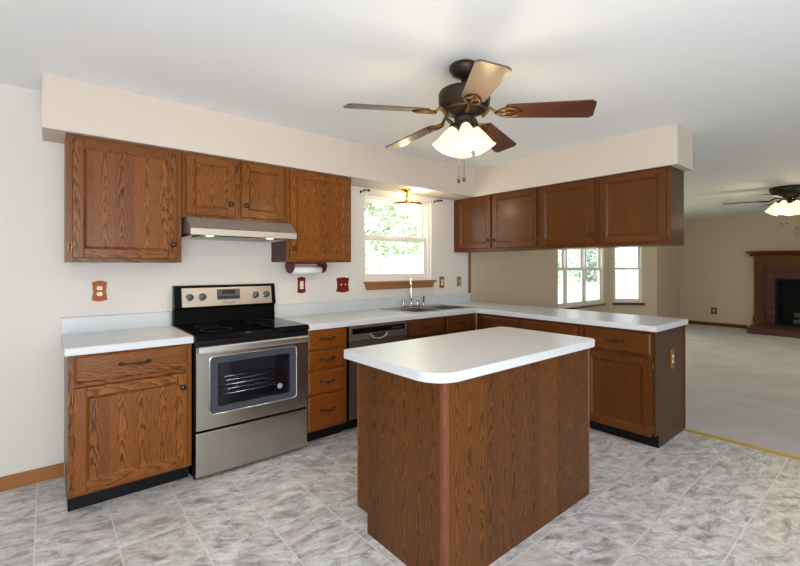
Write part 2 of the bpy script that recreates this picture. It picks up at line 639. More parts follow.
# trims
struct(MB().box(XL, -0.003, 0.0, 0.012, 0, 0.085, bev=.003).build('baseboard_back', M['trim_h']), 'oak baseboard left of the cabinets')
b_ = MB(FIRE)
b_.box(0.0, 1.27, 0, 0.012, 0.006, 0.085, bev=.003)
b_.box(3.35, 5.9, 0, 0.012, 0.006, 0.085, bev=.003)
struct(b_.build('baseboard_right', M['mantel_h']), 'oak baseboard on the fireplace wall')
struct(MB().box(10.09, XR - .02, 0, 0.012, 0.006, 0.085, bev=.003).build('baseboard_far', M['mantel_h']))
struct(MB().box(3.918, 3.962, 0, 0.012, 1.02, 1.525, bev=.003).build('trim_1', M['trim_v']), 'narrow upright oak strip where the wall colour changes')
struct(MB(WORLD).prism([(XC - .02, 0.0), (XC - .008, .009), (XC + .016, .013), (XC + .03, .006)], YR + .02, -2.31, 'w').build('trim_2', mat('brass_strip', lin(205, 164, 84), 0.35, 0.5)), 'gold coloured carpet edge strip on the floor')


# ------------------------------------------------------------------ windows
def window(name, fr, u0, u1, z0, z1, muntins=0, depth=0.10, face_w=-0.03, fw=0.045, zmid=None, label=None, sill=None):
    t = thing(name, fr.P((u0 + u1) / 2, 0, z0), label, 'window', kind='structure')
    zm = zmid or (z0 + z1) / 2
    w1 = face_w
    f = MB(fr)
    f.box(u0, u0 + .022, -depth - .03, w1, z0, z1)
    f.box(u1 - .022, u1, -depth - .03, w1, z0, z1)
    f.box(u0 + .022, u1 - .022, -depth - .03, w1, z1 - .025, z1)
    f.box(u0 + .022, u1 - .022, -depth - .03, w1, z0, z0 + .03)
    f.build('window_frame', M['white_vinyl'], t)
    a0, a1 = u0 + .022, u1 - .022
    for nm, zb, zt, wb in (('upper_sash', zm - .025, z1 - .025, w1 - .065), ('lower_sash', z0 + .03, zm + .03, w1 - .03)):
        s_ = MB(fr)
        s_.box(a0, a0 + fw, wb - .03, wb, zb, zt, bev=.003)
        s_.box(a1 - fw, a1, wb - .03, wb, zb, zt, bev=.003)
        s_.box(a0 + fw, a1 - fw, wb - .03, wb, zb, zb + fw + .01, bev=.003)
        s_.box(a0 + fw, a1 - fw, wb - .03, wb, zt - fw, zt, bev=.003)
        so = s_.build(nm, M['white_vinyl'], t)
        MB(fr).box(a0 + fw, a1 - fw, wb - .018, wb - .012, zb + fw + .01, zt - fw).build('pane', M['glass'], so)
        for k in range(muntins):
            uu = a0 + fw + (a1 - a0 - 2 * fw) * (k + 1) / (muntins + 1)
            MB(fr).box(uu - .012, uu + .012, wb - .026, wb - .004, zb + fw, zt - fw).build('muntin', M['white_vinyl'], so)
    return t


w1 = window('window_1', BACK, *WIN, zmid=1.645, depth=0.06, face_w=-0.035, fw=0.04, label='white double-hung window above the sink')
MB().box(2.345, 3.33, 0.0005, 0.05, 1.172, 1.195, bev=.005).build('sill', M['trim_h'], w1, 'oak window sill')
MB().prism([(2.36, 1.172), (3.315, 1.172), (3.30, 1.112), (2.375, 1.112)], 0.0005, 0.022, 'w', bev=.003).build('apron', M['trim_h'], w1)
st = MB()                               # drywall returns painted white
for n, (a, b) in enumerate(BW):
    w_ = window('window_%d' % (n + 2), BAYC, a - .01, b + .01, BZ0, BZ1, zmid=1.295, depth=.08, face_w=-.02, fw=.04,
                label=['left', 'middle', 'right'][n] + ' double-hung window of the bay behind the peninsula')
    MB(BAYC).box(a - .01, b + .01, 0.0005, 0.06, BZ0 - .035, BZ0, bev=.004).build('sill', M['mantel_h'], w_)
w_ = window('window_5', BAYR, BRW[0], BRW[1], BZ0, BZ1, zmid=1.295, depth=.08, face_w=-.02, fw=.04, label='narrow window in the slanted right wall of the bay')
MB(BAYR).box(BRW[0] - .03, BRW[1] + .03, 0.0005, 0.06, BZ0 - .05, BZ0, bev=.004).build('sill', M['mantel_h'], w_)


# ------------------------------------------------------------------ cabinet parts
def knob(parent, fr, u, w, z):
    Mx = axis_matrix(fr.P(u, w, z), fr.W)
    MB(fr).lathe([(0.006, 0), (0.006, .012), (0.016, .016), (0.0175, .021), (0.014, .027), (0.006, .030), (0, .0305)], Mx, 16).build('knob', M['pewter'], parent)


def pull(parent, fr, u, w, z, half=0.062):
    b = MB(fr)
    pts = [fr.P(u + half * x, w + .004 + .022 * (1 - x ** 4) ** .5 * (1 if abs(x) < 1 else 0), z - .006 * (1 - x * x)) for x in [-1 + k / 8 for k in range(17)]]
    rads = [.004 + .0035 * (1 - abs(-1 + k / 8)) for k in range(17)]
    b.tube(pts, rads, 8)
    for s_ in (-1, 1):
        b.lathe([(0.011, 0), (0.011, .004), (0.006, .007), (0, .0075)], axis_matrix(fr.P(u + s_ * half, w, z), fr.W), 12)
        b.lathe([(0.0, -.018), (0.006, -.010), (0.007, 0), (.004, .008), (0, .012)], axis_matrix(fr.P(u + s_ * (half + .004), w + .004, z), fr.U * s_), 10)
    b.build('handle', M['pewter'], parent)


def hinge(parent, fr, u, w, z):
    b = MB(fr)
    b.box(u - .010, u + .010, w, w + .002, z - .026, z + .026)
    b.tube([fr.P(u, w + .005, z - .024), fr.P(u, w + .005, z + .024)], .0045, 8)
    b.build('hinge', M['old_brass'], parent)


def door(parent, fr, u0, u1, z0, z1, w, mv, mh, knob_at=None, hinge_side=None, fw=0.055, th=0.02):
    b = MB(fr)
    b.box(u0, u0 + fw, w, w + th, z0, z1, 0, .003)
    b.box(u1 - fw, u1, w, w + th, z0, z1, 0, .003)
    b.box(u0 + fw, u1 - fw, w, w + th, z0, z0 + fw, 1, .003)
    b.box(u0 + fw, u1 - fw, w, w + th, z1 - fw, z1, 1, .003)
    o = b.build('door', [mv, mh], parent)
    p = MB(fr)
    a0, a1, c0, c1 = u0 + fw - .002, u1 - fw + .002, z0 + fw - .002, z1 - fw + .002
    e = .014
    rings = []
    for du, ww in ((0, w + th - .003), (.004, w + th - .004), (e, w + .008), (e + .004, w + .007)):
        rings.append([p.v(a0 + du, ww, c0 + du), p.v(a1 - du, ww, c0 + du), p.v(a1 - du, ww, c1 - du), p.v(a0 + du, ww, c1 - du)])
    for A, B in zip(rings, rings[1:]):
        for k in range(4):
            p.bm.faces.new((A[k], A[(k + 1) % 4], B[(k + 1) % 4], B[k]))
    p.bm.faces.new(rings[-1])
    bk = [p.v(a0, w + .001, c0), p.v(a1, w + .001, c0), p.v(a1, w + .001, c1), p.v(a0, w + .001, c1)]
    p.bm.faces.new(bk)
    for k in range(4):
        p.bm.faces.new((rings[0][k], rings[0][(k + 1) % 4], bk[(k + 1) % 4], bk[k]))
    p.build('panel', mv, o)
    if knob_at:
        knob(o, fr, knob_at[0], w + th, knob_at[1])
    if hinge_side is not None:
        uh = (u0 - .011) if hinge_side < 0 else (u1 + .011)
        for zz in (z0 + .06, z1 - .06):
            hinge(o, fr, uh, w + .0005, zz)
    return o


def drawer(parent, fr, u0, u1, z0, z1, w, mh, half=0.06, th=0.02, name='drawer', zp=None):
    b = MB(fr)
    b.box(u0, u1, w, w + th - .006, z0, z1)
    e = .012
    A = [b.v(u0, w + th - .006, z0), b.v(u1, w + th - .006, z0), b.v(u1, w + th - .006, z1), b.v(u0, w + th - .006, z1)]
    B = [b.v(u0 + e, w + th, z0 + e), b.v(u1 - e, w + th, z0 + e), b.v(u1 - e, w + th, z1 - e), b.v(u0 + e, w + th, z1 - e)]
    for k in range(4):
        b.bm.faces.new((A[k], A[(k + 1) % 4], B[(k + 1) % 4], B[k]))
    b.bm.faces.new(B)
    o = b.build(name, mh, parent)
    if half:
        pull(o, fr, (u0 + u1) / 2, w + th, zp or (z0 + z1) / 2 + .005, half)
    return o


def face_frame(parent, fr, u0, u1, z0, z1, w, mv, mh, stiles, rails, th=0.02):
    """stiles: list of (ua,ub); rails: list of (za,zb)"""
    b = MB(fr)
    for a, c in stiles:
        b.box(a, c, w - th, w, z0, z1, 0, .0015)
    for a, c in rails:
        for (s0, s1), (t0, t1) in zip(stiles, stiles[1:]):
            b.box(s1, t0, w - th, w - .0005, a, c, 1, .0015)
    return b.build('face_frame', [mv, mh], parent)


def carcass(parent, fr, u0, u1, w0, w1, z0, z1, m, t=.016, open_top=False):
    b = MB(fr)
    b.box(u0, u0 + t, w0, w1, z0, z1)
    b.box(u1 - t, u1, w0, w1, z0, z1)
    b.box(u0 + t, u1 - t, w0, w1, z0, z0 + t)
    if not open_top:
        b.box(u0 + t, u1 - t, w0, w1, z1 - t, z1)
    b.box(u0 + t, u1 - t, w0, w0 + .008, z0 + t, z1 - t)
    return b.build('carcass', m, parent)


def kick(parent, fr, u0, u1, w0, w1, h=.1):
    MB(fr).box(u0, u1, w0, w1, 0, h).build('toe_kick', M['black'], parent)


D = 0.6096
CB = 0.872    # underside of countertops
OV, OH, CV, CH = M['oak_v'], M['oak_h'], M['cherry_v'], M['cherry_h']
AV, AH = M['amber_v'], M['amber_h']

# --- base cabinet left of the range
t = thing('base_cabinet', (0.3, -0.3, 0), 'oak base cabinet with one drawer and one door left of the range', 'cabinet')
carcass(t, BACK, 0, .612, .003, D - .02, .1, CB, OV)
kick(t, BACK, 0.002, .612, .02, D - .075)
face_frame(t, BACK, 0, .612, .1, CB, D, OV, OH, [(0, .04), (.572, .612)], [(.1, .13), (.69, .72), (CB - .025, CB)])
dr = drawer(t, BACK, .028, .583, .715, .862, D, OH, .068)
door(t, BACK, .024, .583, .116, .69, D, OV, OH, (.556, .606), -1)

# --- drawer stack right of the range
t = thing('drawer_cabinet', (1.58, -0.3, 0), 'narrow oak base cabinet with four stacked drawers right of the range', 'cabinet')
U0, U1 = 1.405, 1.757
carcass(t, BACK, U0, U1, .003, D - .02, .1, CB, AV)
kick(t, BACK, U0, U1, .02, D - .075)
face_frame(t, BACK, U0, U1, .1, CB, D, AV, AH, [(U0, U0 + .028), (U1 - .03, U1)], [(.1, .125), (.36, .39), (.54, .56), (.705, .725), (CB - .012, CB)])
for za, zb in ((.125, .366), (.384, .548), (.566, .704), (.722, .866)):
    drawer(t, BACK, U0 + .006, U1 - .026, za, zb, D, AH, .056)

# --- dishwasher
t = thing('dishwasher', (2.07, -0.3, 0), 'stainless dishwasher under the counter left of the sink cabinet', 'dishwasher')
U0, U1 = 1.764, 2.380
MB().box(U0 + .004, U1 - .004, .03, D - .03, .10, CB - .006).build('tub_body', M['black'], t)
MB().box(U0 + .01, U1 - .01, .05, D - .09, 0, .10).build('toe_kick', M['black'], t)
o = MB().box(U0 + .004, U1 - .004, D - .029, D + .022, .115, .742, bev=.006, seg=2).build('door', M['steel_dark'], t)
o = MB().box(U0 + .004, U1 - .004, D - .029, D + .026, .744, CB - .008, bev=.006, seg=2).build('control_panel', mat('panel_steel', lin(146, 140, 132), .3, 1.0), t)
MB().box(U0 + .03, U1 - .035, D + .0262, D + .030, .80, .846, bev=.002).build('control_strip', M['black_gloss'], o)
for k in range(6):
    MB().box(2.20 + k * .022, 2.212 + k * .022, D + .0302, D + .0315, .815, .829).build('button', M['gray_plastic'], o)
# pocket handle
h = MB()
n = 12
A, B = [], []
for k in range(n + 1):
    a = PI + PI * k / n
    A.append((2.06 + .085 * math.cos(a), .792 + .045 * math.sin(a)))
h.prism(A, D + .0262, D + .029, 'w')
ho = h.build('handle_pocket', M['slot'], o)
h = MB()
h.tube([BACK.P(x, D + .031, z) for x, z in A], .006, 8)
h.build('handle', M['chrome'], ho)

# --- sink base: two false fronts above doors
t = thing('sink_base_cabinet', (2.86, -0.3, 0), 'oak sink base cabinet between the dishwasher and the corner', 'cabinet')
U0, U1 = 2.386, 3.336
carcass(t, BACK, U0, U1, .003, D - .02, .1, CB, CV, open_top=True)
kick(t, BACK, U0, U1 + .07, .02, D - .075)
face_frame(t, BACK, U0, U1, .1, CB, D, CV, CH, [(U0, U0 + .03), (2.845, 2.880), (U1 - .02, U1)], [(.1, .125), (.69, .72), (CB - .02, CB)])
drawer(t, BACK, 2.412, 2.836, .715, .858, D, CH, .055, name='false_front')
drawer(t, BACK, 2.889, 3.306, .715, .858, D, CH, .055, name='false_front')
door(t, BACK, 2.412, 2.836, .116, .69, D, CV, CH, (2.80, .63))
door(t, BACK, 2.889, 3.306, .116, .69, D, CV, CH, (2.925, .63))

# --- peninsula base cabinets (faces look along -x)
PF = 3.336
PEN = facing_west(PF)          # w measured from the face plane: cabinet body is at negative w
PB = -(3.9535 - PF)


def pen_unit(label, u0, u1, dr_, two=False, last=False, kn=1):
    t = thing('peninsula_cabinet', (PF + .3, -(u0 + u1) / 2, 0), label, 'cabinet')
    e = u1 - (.02 if last else 0)
    carcass(t, PEN, u0, e, PB, -.02, .1, CB, CV)
    MB(PEN).box(u0, e - .002, PB + .02, -.07, 0, .1).box(u0, u1, -.064, -.058, 0, .0985).build('toe_kick', M['black'], t)
    face_frame(t, PEN, u0, e, .1, CB, 0, CV, CH, [(u0, u0 + .035), (e - .03, e)], [(.1, .12), (.66, .70), (CB - .03, CB)])
    drawer(t, PEN, dr_[0], dr_[1], .694, .846, 0, CH, .056)
    if two:
        m_ = (dr_[0] + dr_[1]) / 2
        door(t, PEN, dr_[0], m_ - .004, .112, .67, 0, CV, CH, (m_ - .04, .62))
        door(t, PEN, m_ + .004, dr_[1], .112, .67, 0, CV, CH, (m_ + .04, .62))
    else:
        door(t, PEN, dr_[0], dr_[1], .092, .664, 0, CV, CH, None, kn)
    if last:
        MB(PEN).box(e, u1, PB, -.065, 0, CB, 0).box(e, u1, -.065, 0.0, 0.1, CB, 0).build('end_panel', M['end_panel'], t, 'smooth brown end panel')
        MB(PEN).box(e, u1 + .008, PB - .012, PB, 0.014, CB, bev=.002).build('corner_trim', M['oak_v'], t)
    MB(PEN).box(u0, e, PB - .008, PB - .0005, 0.006, CB).build('back_panel', M['end_panel'], t)


pen_unit('oak peninsula cabinet next to the inside corner by the sink', .63, 1.160, (.672, 1.142))
pen_unit('middle oak cabinet of the peninsula, partly behind the island', 1.160, 1.745, (1.183, 1.712), True)
pen_unit('end oak cabinet of the peninsula with drawer, door and brown side panel', 1.745, 2.304, (1.776, 2.276), last=True)

# --- island
BX0, BX1, BY0, BY1 = 1.158, 2.377, -2.278, -1.664
t = thing('island_cabinet', ((BX0 + BX1) / 2, (BY0 + BY1) / 2, 0), 'freestanding dark oak island cabinet in the middle of the floor', 'kitchen island')
ISW = facing_west(BX0)          # left end: u = -y
b = MB(ISW)
b.prism([(-BY1, .1), (-BY1, CB), (-BY0 - .02, CB), (-BY0 - .02, 0), (-BY1 + .075, 0), (-BY1 + .075, .1)], -.012, 0, 'w')
b.build('end_panel', M['island_v'], t)
ISF = Fr((0, BY0, 0), (1, 0, 0), (0, -1, 0))
MB(ISF).box(BX0 + .02, BX1 - .012, -.012, 0, 0, CB).build('front_panel', M['island_v'], t)
MB(WORLD).box(BX1 - .012, BX1, BY0 + .012, BY1, .0, CB).build('end_panel', M['island_v'], t)
cm = wood('island_corner_oak', lin(126, 76, 50), lin(80, 44, 26), 'v', .05, contrast=.6)  # redder and lighter oak than the island panels
b = MB(WORLD)
pts = [(BX0 - .004, BY0 + .022), (BX0 - .004, BY0 + .006), (BX0 + .000, BY0 - .002), (BX0 + .006, BY0 - .004), (BX0 + .022, BY0 - .004), (BX0 + .022, BY0 + .008), (BX0 + .008, BY0 + .022)]
b.prism(pts, .0, CB, 'z')
b.build('corner_trim', cm, t, 'reddish corner moulding')
MB(WORLD).box(BX1 - .012, BX1 + .005, BY0 - .004, BY0 + .010, 0.0, CB, bev=.003).build('corner_trim', cm, t)
MB(WORLD).box(BX0 + .0, BX1, BY1 - .002, BY1 + .016, .1, CB).build('face_frame', M['oak_v'], t)
MB(WORLD).box(BX0 + .013, BX1 - .013, BY1 - .09, BY1 - .076, 0, .1).build('toe_kick', M['black'], t)
MB(WORLD).box(BX0 + .013, BX1 - .013, BY0 + .013, BY1 - .003, .1, .116).build('bottom_shelf', M['oak_v'], t)


def rounded(x0, x1, y0, y1, radii, n=7):
    """radii at (x0,y0),(x1,y0),(x1,y1),(x0,y1)"""
    out = []
    for (cx, cy, sx, sy, a0), r in zip(((x0, y0, 1, 1, PI), (x1, y0, -1, 1, 1.5 * PI), (x1, y1, -1, -1, 0), (x0, y1, 1, -1, .5 * PI)), radii):
        for k in range(n + 1):
            a = a0 + PI / 2 * k / n
            out.append((cx + sx * r + r * math.cos(a), cy + sy * r + r * math.sin(a)))
    return out


IX0, IX1, IY0, IY1 = 1.097, 2.452, -2.300, -1.600
b = MB(WORLD)
b.prism(rounded(IX0, IX1, IY0, IY1, (.115, .06, .05, .02)), CB, CT, 'z', bev=.004, seg=2)
tag(b.build('island_countertop', M['laminate']), 'off-white laminate countertop with rounded corners on the island', 'countertop')

# --- countertops
t = thing('countertop', (.3, -.3, CB), 'short grey-white laminate countertop left of the range', 'countertop')
b = MB()
b.prism([(0.003, CB), (D + .034, CB), (D + .036, CB + .008), (D + .036, CT - .012), (D + .032, CT - .003), (D + .024, CT), (.003, CT)], -.014, .614, 'u')
b.build('top', M['laminate'], t)
MB().prism([(.003, CT), (.022, CT), (.022, 1.012), (.018, 1.018), (.003, 1.018)], -.014, .614, 'u').build('backsplash', M['laminate_blue'], t)

SX0, SX1, SY0, SY1 = 2.53, 3.34, -.565, -.07      # sink cut-out
t = thing('worktop', (2.6, -.3, CB), 'long L-shaped grey-white laminate worktop holding the sink and topping the peninsula', 'countertop')
xs = [1.402, SX0, 3.300, SX1, 3.982]
ys = [-2.325, -.6456, SY0, SY1, -.003]


def keepL(i, j):
    if j == 0:
        return i >= 2
    if j == 2 and i in (1, 2):
        return False
    return True


b = MB(WORLD)
b.cells(xs, ys, keepL, CB, CT, 'uw')
es = [e for e in b.bm.edges if all(abs(v.co.z - CT) < 1e-5 for v in e.verts) and len(e.link_faces) == 2 and any(abs(f.normal.z) < .5 for f in e.link_faces)]
bmesh.ops.recalc_face_normals(b.bm, faces=b.bm.faces)
es = [e for e in b.bm.edges if all(abs(v.co.z - CT) < 1e-5 for v in e.verts) and any(abs(f.normal.z) < .5 for f in e.link_faces)]
bmesh.ops.bevel(b.bm, geom=es, offset=.008, segments=3, profile=.5, affect='EDGES')
b.build('top', M['laminate'], t)
MB().prism([(.003, CT), (.022, CT), (.022, 1.012), (.018, 1.018), (.003, 1.018)], 1.402, 3.93, 'u').build('backsplash', M['laminate_blue'], t)

# --- sink
t = thing('kitchen_sink', ((SX0 + SX1) / 2, (SY0 + SY1) / 2, CT), 'stainless double-bowl sink set into the worktop below the window', 'sink')
b = MB(WORLD)
xm = (SX0 + SX1) / 2
b.cells([SX0 - .02, SX0 + .03, xm - .015, xm + .015, SX1 - .03, SX1 + .02], [SY0 - .02, SY0 + .03, SY1 - .07, SY1 + .025], lambda i, j: not (j == 1 and i in (1, 3)), CT + .0005, CT + .006, 'uw')
b.build('rim', M['steel'], t)
for a0, a1 in ((SX0 + .03, xm - .015), (xm + .015, SX1 - .03)):
    b = MB(WORLD)
    T = [(a0, SY0 + .03), (a1, SY0 + .03), (a1, SY1 - .07), (a0, SY1 - .07)]
    top = [b.v(x, y, CT + .002) for x, y in T]
    cx, cy = (a0 + a1) / 2, (SY0 + SY1 - .04) / 2
    bot = [b.v(cx + (x - cx) * .9, cy + (y - cy) * .9, CT - .17) for x, y in T]
    for k in range(4):
        b.bm.faces.new((top[k], top[(k + 1) % 4], bot[(k + 1) % 4], bot[k]))
    b.bm.faces.new(bot)
    o = b.build('bowl', M['steel_dark'], t)
    MB(WORLD).lathe([(.04, 0), (.04, .004), (.025, .003), (0, .002)], Matrix.Translation((cx, cy, CT - .1695)), 16).build('drain', M['chrome'], o)

# --- faucet
FY = SY1 - .03
t = thing('faucet', (2.905, FY, CT + .006), 'tall chrome faucet with two handles behind the sink', 'faucet')
z0 = CT + .0062
MB(WORLD).box(2.76, 3.01, FY - .022, FY + .022, z0, z0 + .012, bev=.006, seg=2).build('base_plate', M['chrome'], t)
b = MB(WORLD)
b.lathe([(.022, 0), (.022, .02), (.014, .035), (.012, .05)], Matrix.Translation((2.893, FY, z0 + .0122)), 16)
pts = [(2.893, FY, z0 + .05)] + [(2.893, FY, z0 + .05 + .18 * k / 4) for k in range(1, 5)]
for k in range(1, 11):
    a = PI * k / 12
    q_ = .06 - .06 * math.cos(a)
    pts.append((2.893 - .66 * q_, FY - .75 * q_, z0 + .23 + .06 * math.sin(a)))
b.tube(pts, .011, 10)
b.lathe([(.013, 0), (.013, .03), (.009, .032)], axis_matrix(pts[-1], (-.2, -.25, -1)), 12)
b.build('spout', M['chrome'], t)
for x in (2.785, 2.985):
    b = MB(WORLD)
    b.lathe([(.020, 0), (.020, .016), (.012, .028), (.012, .045), (.018, .052), (.016, .062), (0, .066)], Matrix.Translation((x, FY, z0 + .0122)), 14)
    sx = -1 if x < 2.9 else 1
    b.tube([(x, FY, z0 + .068), (x + sx * .02, FY - .012, z0 + .076), (x + sx * .05, FY - .02, z0 + .080)], [.007, .006, .005], 8)
    b.build('handle', M['chrome'], t)
t = thing('sink_sprayer', (3.07, FY, CT + .006), 'small chrome side sprayer to the right of the faucet', 'sprayer')
b = MB(WORLD)
b.lathe([(.022, 0), (.022, .010), (.013, .02), (.013, .03)], Matrix.Translation((3.07, FY, z0)), 14)
b.build('holder', M['chrome'], t)
b = MB(WORLD)
b.tube([(3.07, FY, z0 + .03), (3.07, FY, z0 + .07), (3.068, FY - .006, z0 + .095), (3.06, FY - .03, z0 + .112)], [.012, .013, .016, .014], 10)
b.build('spray_head', M['chrome'], t)


# ------------------------------------------------------------------ wall cabinets
UD = .305
t = thing('wall_cabinet', (.31, -.15, 1.374), 'single-door oak wall cabinet at the far left under the soffit', 'cabinet')
carcass(t, BACK, 0, .622, .003, UD - .02, 1.374, SOF - .002, OV)
face_frame(t, BACK, 0, .622, 1.374, SOF - .002, UD, OV, OH, [(0, .04), (.58, .622)], [(1.374, 1.41), (SOF - .042, SOF - .002)])
door(t, BACK, .030, .592, 1.400, 2.117, UD, OV, OH, (.566, 1.494), -1)

t = thing('wall_cabinet', (1.0, -.15, 1.686), 'short two-door oak wall cabinet directly above the range hood', 'cabinet')
carcass(t, BACK, .624, 1.386, .003, UD - .02, 1.686, SOF - .002, OV)
face_frame(t, BACK, .624, 1.386, 1.686, SOF - .002, UD, OV, OH, [(.624, .66), (.968, 1.034), (1.35, 1.386)], [(1.686, 1.725), (SOF - .03, SOF - .002)])
door(t, BACK, .649, .977, 1.708, 2.124, UD, OV, OH, (.945, 1.80), -1)
door(t, BACK, 1.024, 1.355, 1.712, 2.122, UD, OV, OH, (1.055, 1.80), 1)

t = thing('wall_cabinet', (1.69, -.15, 1.384), 'single-door oak wall cabinet between the range hood and the window', 'cabinet')
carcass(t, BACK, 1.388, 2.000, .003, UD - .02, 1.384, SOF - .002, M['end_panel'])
face_frame(t, BACK, 1.388, 2.000, 1.384, SOF - .002, UD, OV, OH, [(1.388, 1.43), (1.955, 2.000)], [(1.384, 1.42), (SOF - .03, SOF - .002)])
door(t, BACK, 1.412, 1.968, 1.402, 2.122, UD, OV, OH, (1.436, 1.492))

PU = facing_west(3.66)
PZ = 1.519


def pen_upper(label, u0, u1, doors, last=False):
    t = thing('peninsula_wall_cabinet', (3.8, -(u0 + u1) / 2, PZ), label, 'cabinet')
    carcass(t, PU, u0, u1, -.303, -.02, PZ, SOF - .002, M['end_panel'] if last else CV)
    st_ = [(u0, u0 + .06), (doors[0][1] - .012, doors[1][0] + .012), (u1 - .035, u1)]
    face_frame(t, PU, u0, u1, PZ, SOF - .002, 0, CV, CH, st_, [(PZ, PZ + .045), (SOF - .03, SOF - .002)])
    (a0, a1), (c0, c1) = doors
    door(t, PU, a0, a1, PZ + .032, 2.123, 0, CV, CH, (a1 - .027, 1.636), -1 if last else None)
    door(t, PU, c0, c1, PZ + .030, 2.122, 0, CV, CH, (c0 + .027, 1.634), 1)
    MB(PU).box(u0, u1, -.309, -.3035, PZ, SOF - .002).build('back_panel', CV, t)


pen_upper('two-door oak hanging cabinet over the peninsula, against the back wall', .003, 1.142, [(.07, .558), (.584, 1.122)])
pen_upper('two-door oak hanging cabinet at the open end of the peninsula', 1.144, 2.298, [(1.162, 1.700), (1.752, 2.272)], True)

# ------------------------------------------------------------------ range
t = thing('range', (1.01, -.35, 0), 'stainless and black electric range between the oak base cabinets', 'stove')
R0, R1 = .622, 1.391
RW = .655
b = MB()
b.box(R0, R1, .03, RW - .312, .012, .895)
b.cells([R0, .728, 1.280, R1], [.012, .428, .752, .895], lambda i, j: not (i == 1 and j == 1), RW - .3118, RW - .0352, 'uz')
b.build('body', M['black_gloss'], t)
for x in (R0 + .05, R1 - .05):
    for w_ in (.08, RW - .08):
        MB().lathe([(.018, 0), (.018, .012)], Matrix.Translation((x, -w_, 0)), 10).build('foot', M['black'], t)
b = MB()
b.prism([(.03, .895), (RW - .01, .880), (RW + .012, .884), (RW + .018, .897), (RW + .012, .912), (RW - .01, .920), (.03, .920)], R0 - .004, R1 + .004, 'u')
o = b.build('cooktop', M['black_glass'], t)
ringm = mat('burner_ring', lin(52, 52, 54), 0.3)
for (x, y, r) in ((.80, -.24, .075), (1.20, -.24, .10), (.80, -.47, .10), (1.20, -.47, .08)):
    MB(WORLD).lathe([(r, .9202), (r, .9206), (r - .004, .9206), (r - .004, .9202)], Matrix.Translation((x, y, 0)), 36, caps=False).build('burner', ringm, o)
# drawer
o = MB().box(R0 + .004, R1 - .004, RW - .034, RW, .026, .302, bev=.006, seg=2).build('drawer', M['steel'], t)
# door with a window opening
o = MB().cells([R0 + .006, .735, 1.272, R1 - .006], [.318, .432, .745, .838], lambda i, j: not (i == 1 and j == 1), RW - .034, RW, 'uz').build('oven_door', M['steel'], t)
rr = rounded(.712, 1.293, .412, .768, (.02, .02, .02, .02), 5)
ri = rounded(.755, 1.252, .450, .730, (.012, .012, .012, .012), 5)
b = MB()
Ao = [b.v(x, RW + .0005, z) for x, z in rr]
Bo = [b.v(x, RW + .006, z) for x, z in rr]
Co = [b.v(x, RW + .004, z) for x, z in ri]
Do = [b.v(x, RW - .03, z) for x, z in ri]
n = len(rr)
for P_, Q_ in ((Ao, Bo), (Bo, Co), (Co, Do)):
    for k in range(n):
        b.bm.faces.new((P_[k], P_[(k + 1) % n], Q_[(k + 1) % n], Q_[k]))
b.build('window_surround', mat('dark_gray_glass_frame', lin(66, 70, 80), 0.15), o)
b = MB()                      # bright trim line round the window
b.tube([BACK.P(x, RW + .005, z) for x, z in rounded(.706, 1.299, .406, .774, (.024,) * 4, 5)] + [BACK.P(*(rounded(.706, 1.299, .406, .774, (.024,) * 4, 5)[0][:1]), RW + .005, rounded(.706, 1.299, .406, .774, (.024,) * 4, 5)[0][1])], .0045, 8)
b.build('window_trim', M['chrome'], o)
b = MB()
b.prism(ri, RW - .006, RW - .003, 'w')
b.build('window_pane', M['oven_glass'], o)
b = MB()
b.cells([.74, 1.268], [.44, .74], lambda i, j: True, RW - .30, RW - .295, 'uz')
b.box(.735, .74, RW - .3, RW - .033, .44, .74).box(1.268, 1.273, RW - .3, RW - .033, .44, .74).box(.735, 1.273, RW - .3, RW - .033, .435, .44).box(.735, 1.273, RW - .3, RW - .033, .74, .745)
MBc = b.build('oven_cavity', M['dark_int'], t)
for zr in (.505, .565):
    b = MB()
    for k in range(11):
        x = .75 + .05 * k
        b.tube([BACK.P(x, RW - .06, zr), BACK.P(x, RW - .28, zr)], .003, 6)
    for w_ in (RW - .06, RW - .17, RW - .28):
        b.tube([BACK.P(.742, w_, zr), BACK.P(1.266, w_, zr)], .0035, 6)
    b.build('oven_rack', M['chrome'], t)
b = MB()
b.lathe([(.018, 0), (.02, .003), (.018, .006), (0, .0065)], axis_matrix(BACK.P(1.198, RW - .054, .492), (0, -1, 0)), 20)
b.build('dial', M['white_vinyl'], t, 'small round white dial behind the oven glass')
# handle: broad flat bar
b = MB()
b.prism([(RW + .018, .800), (RW + .040, .802), (RW + .046, .812), (RW + .046, .838), (RW + .040, .846), (RW + .018, .848)], R0 + .012, R1 - .012, 'u', bev=.004)
b.box(R0 + .03, R0 + .06, RW, RW + .02, .806, .842).box(R1 - .06, R1 - .03, RW, RW + .02, .806, .842)
hb = b.build('handle', m_steel('handle_steel', lin(226, 224, 222), .3), o)
MB().box(R0, R1, RW - .034, RW - .004, .842, .878).build('vent_gap', M['black'], t)
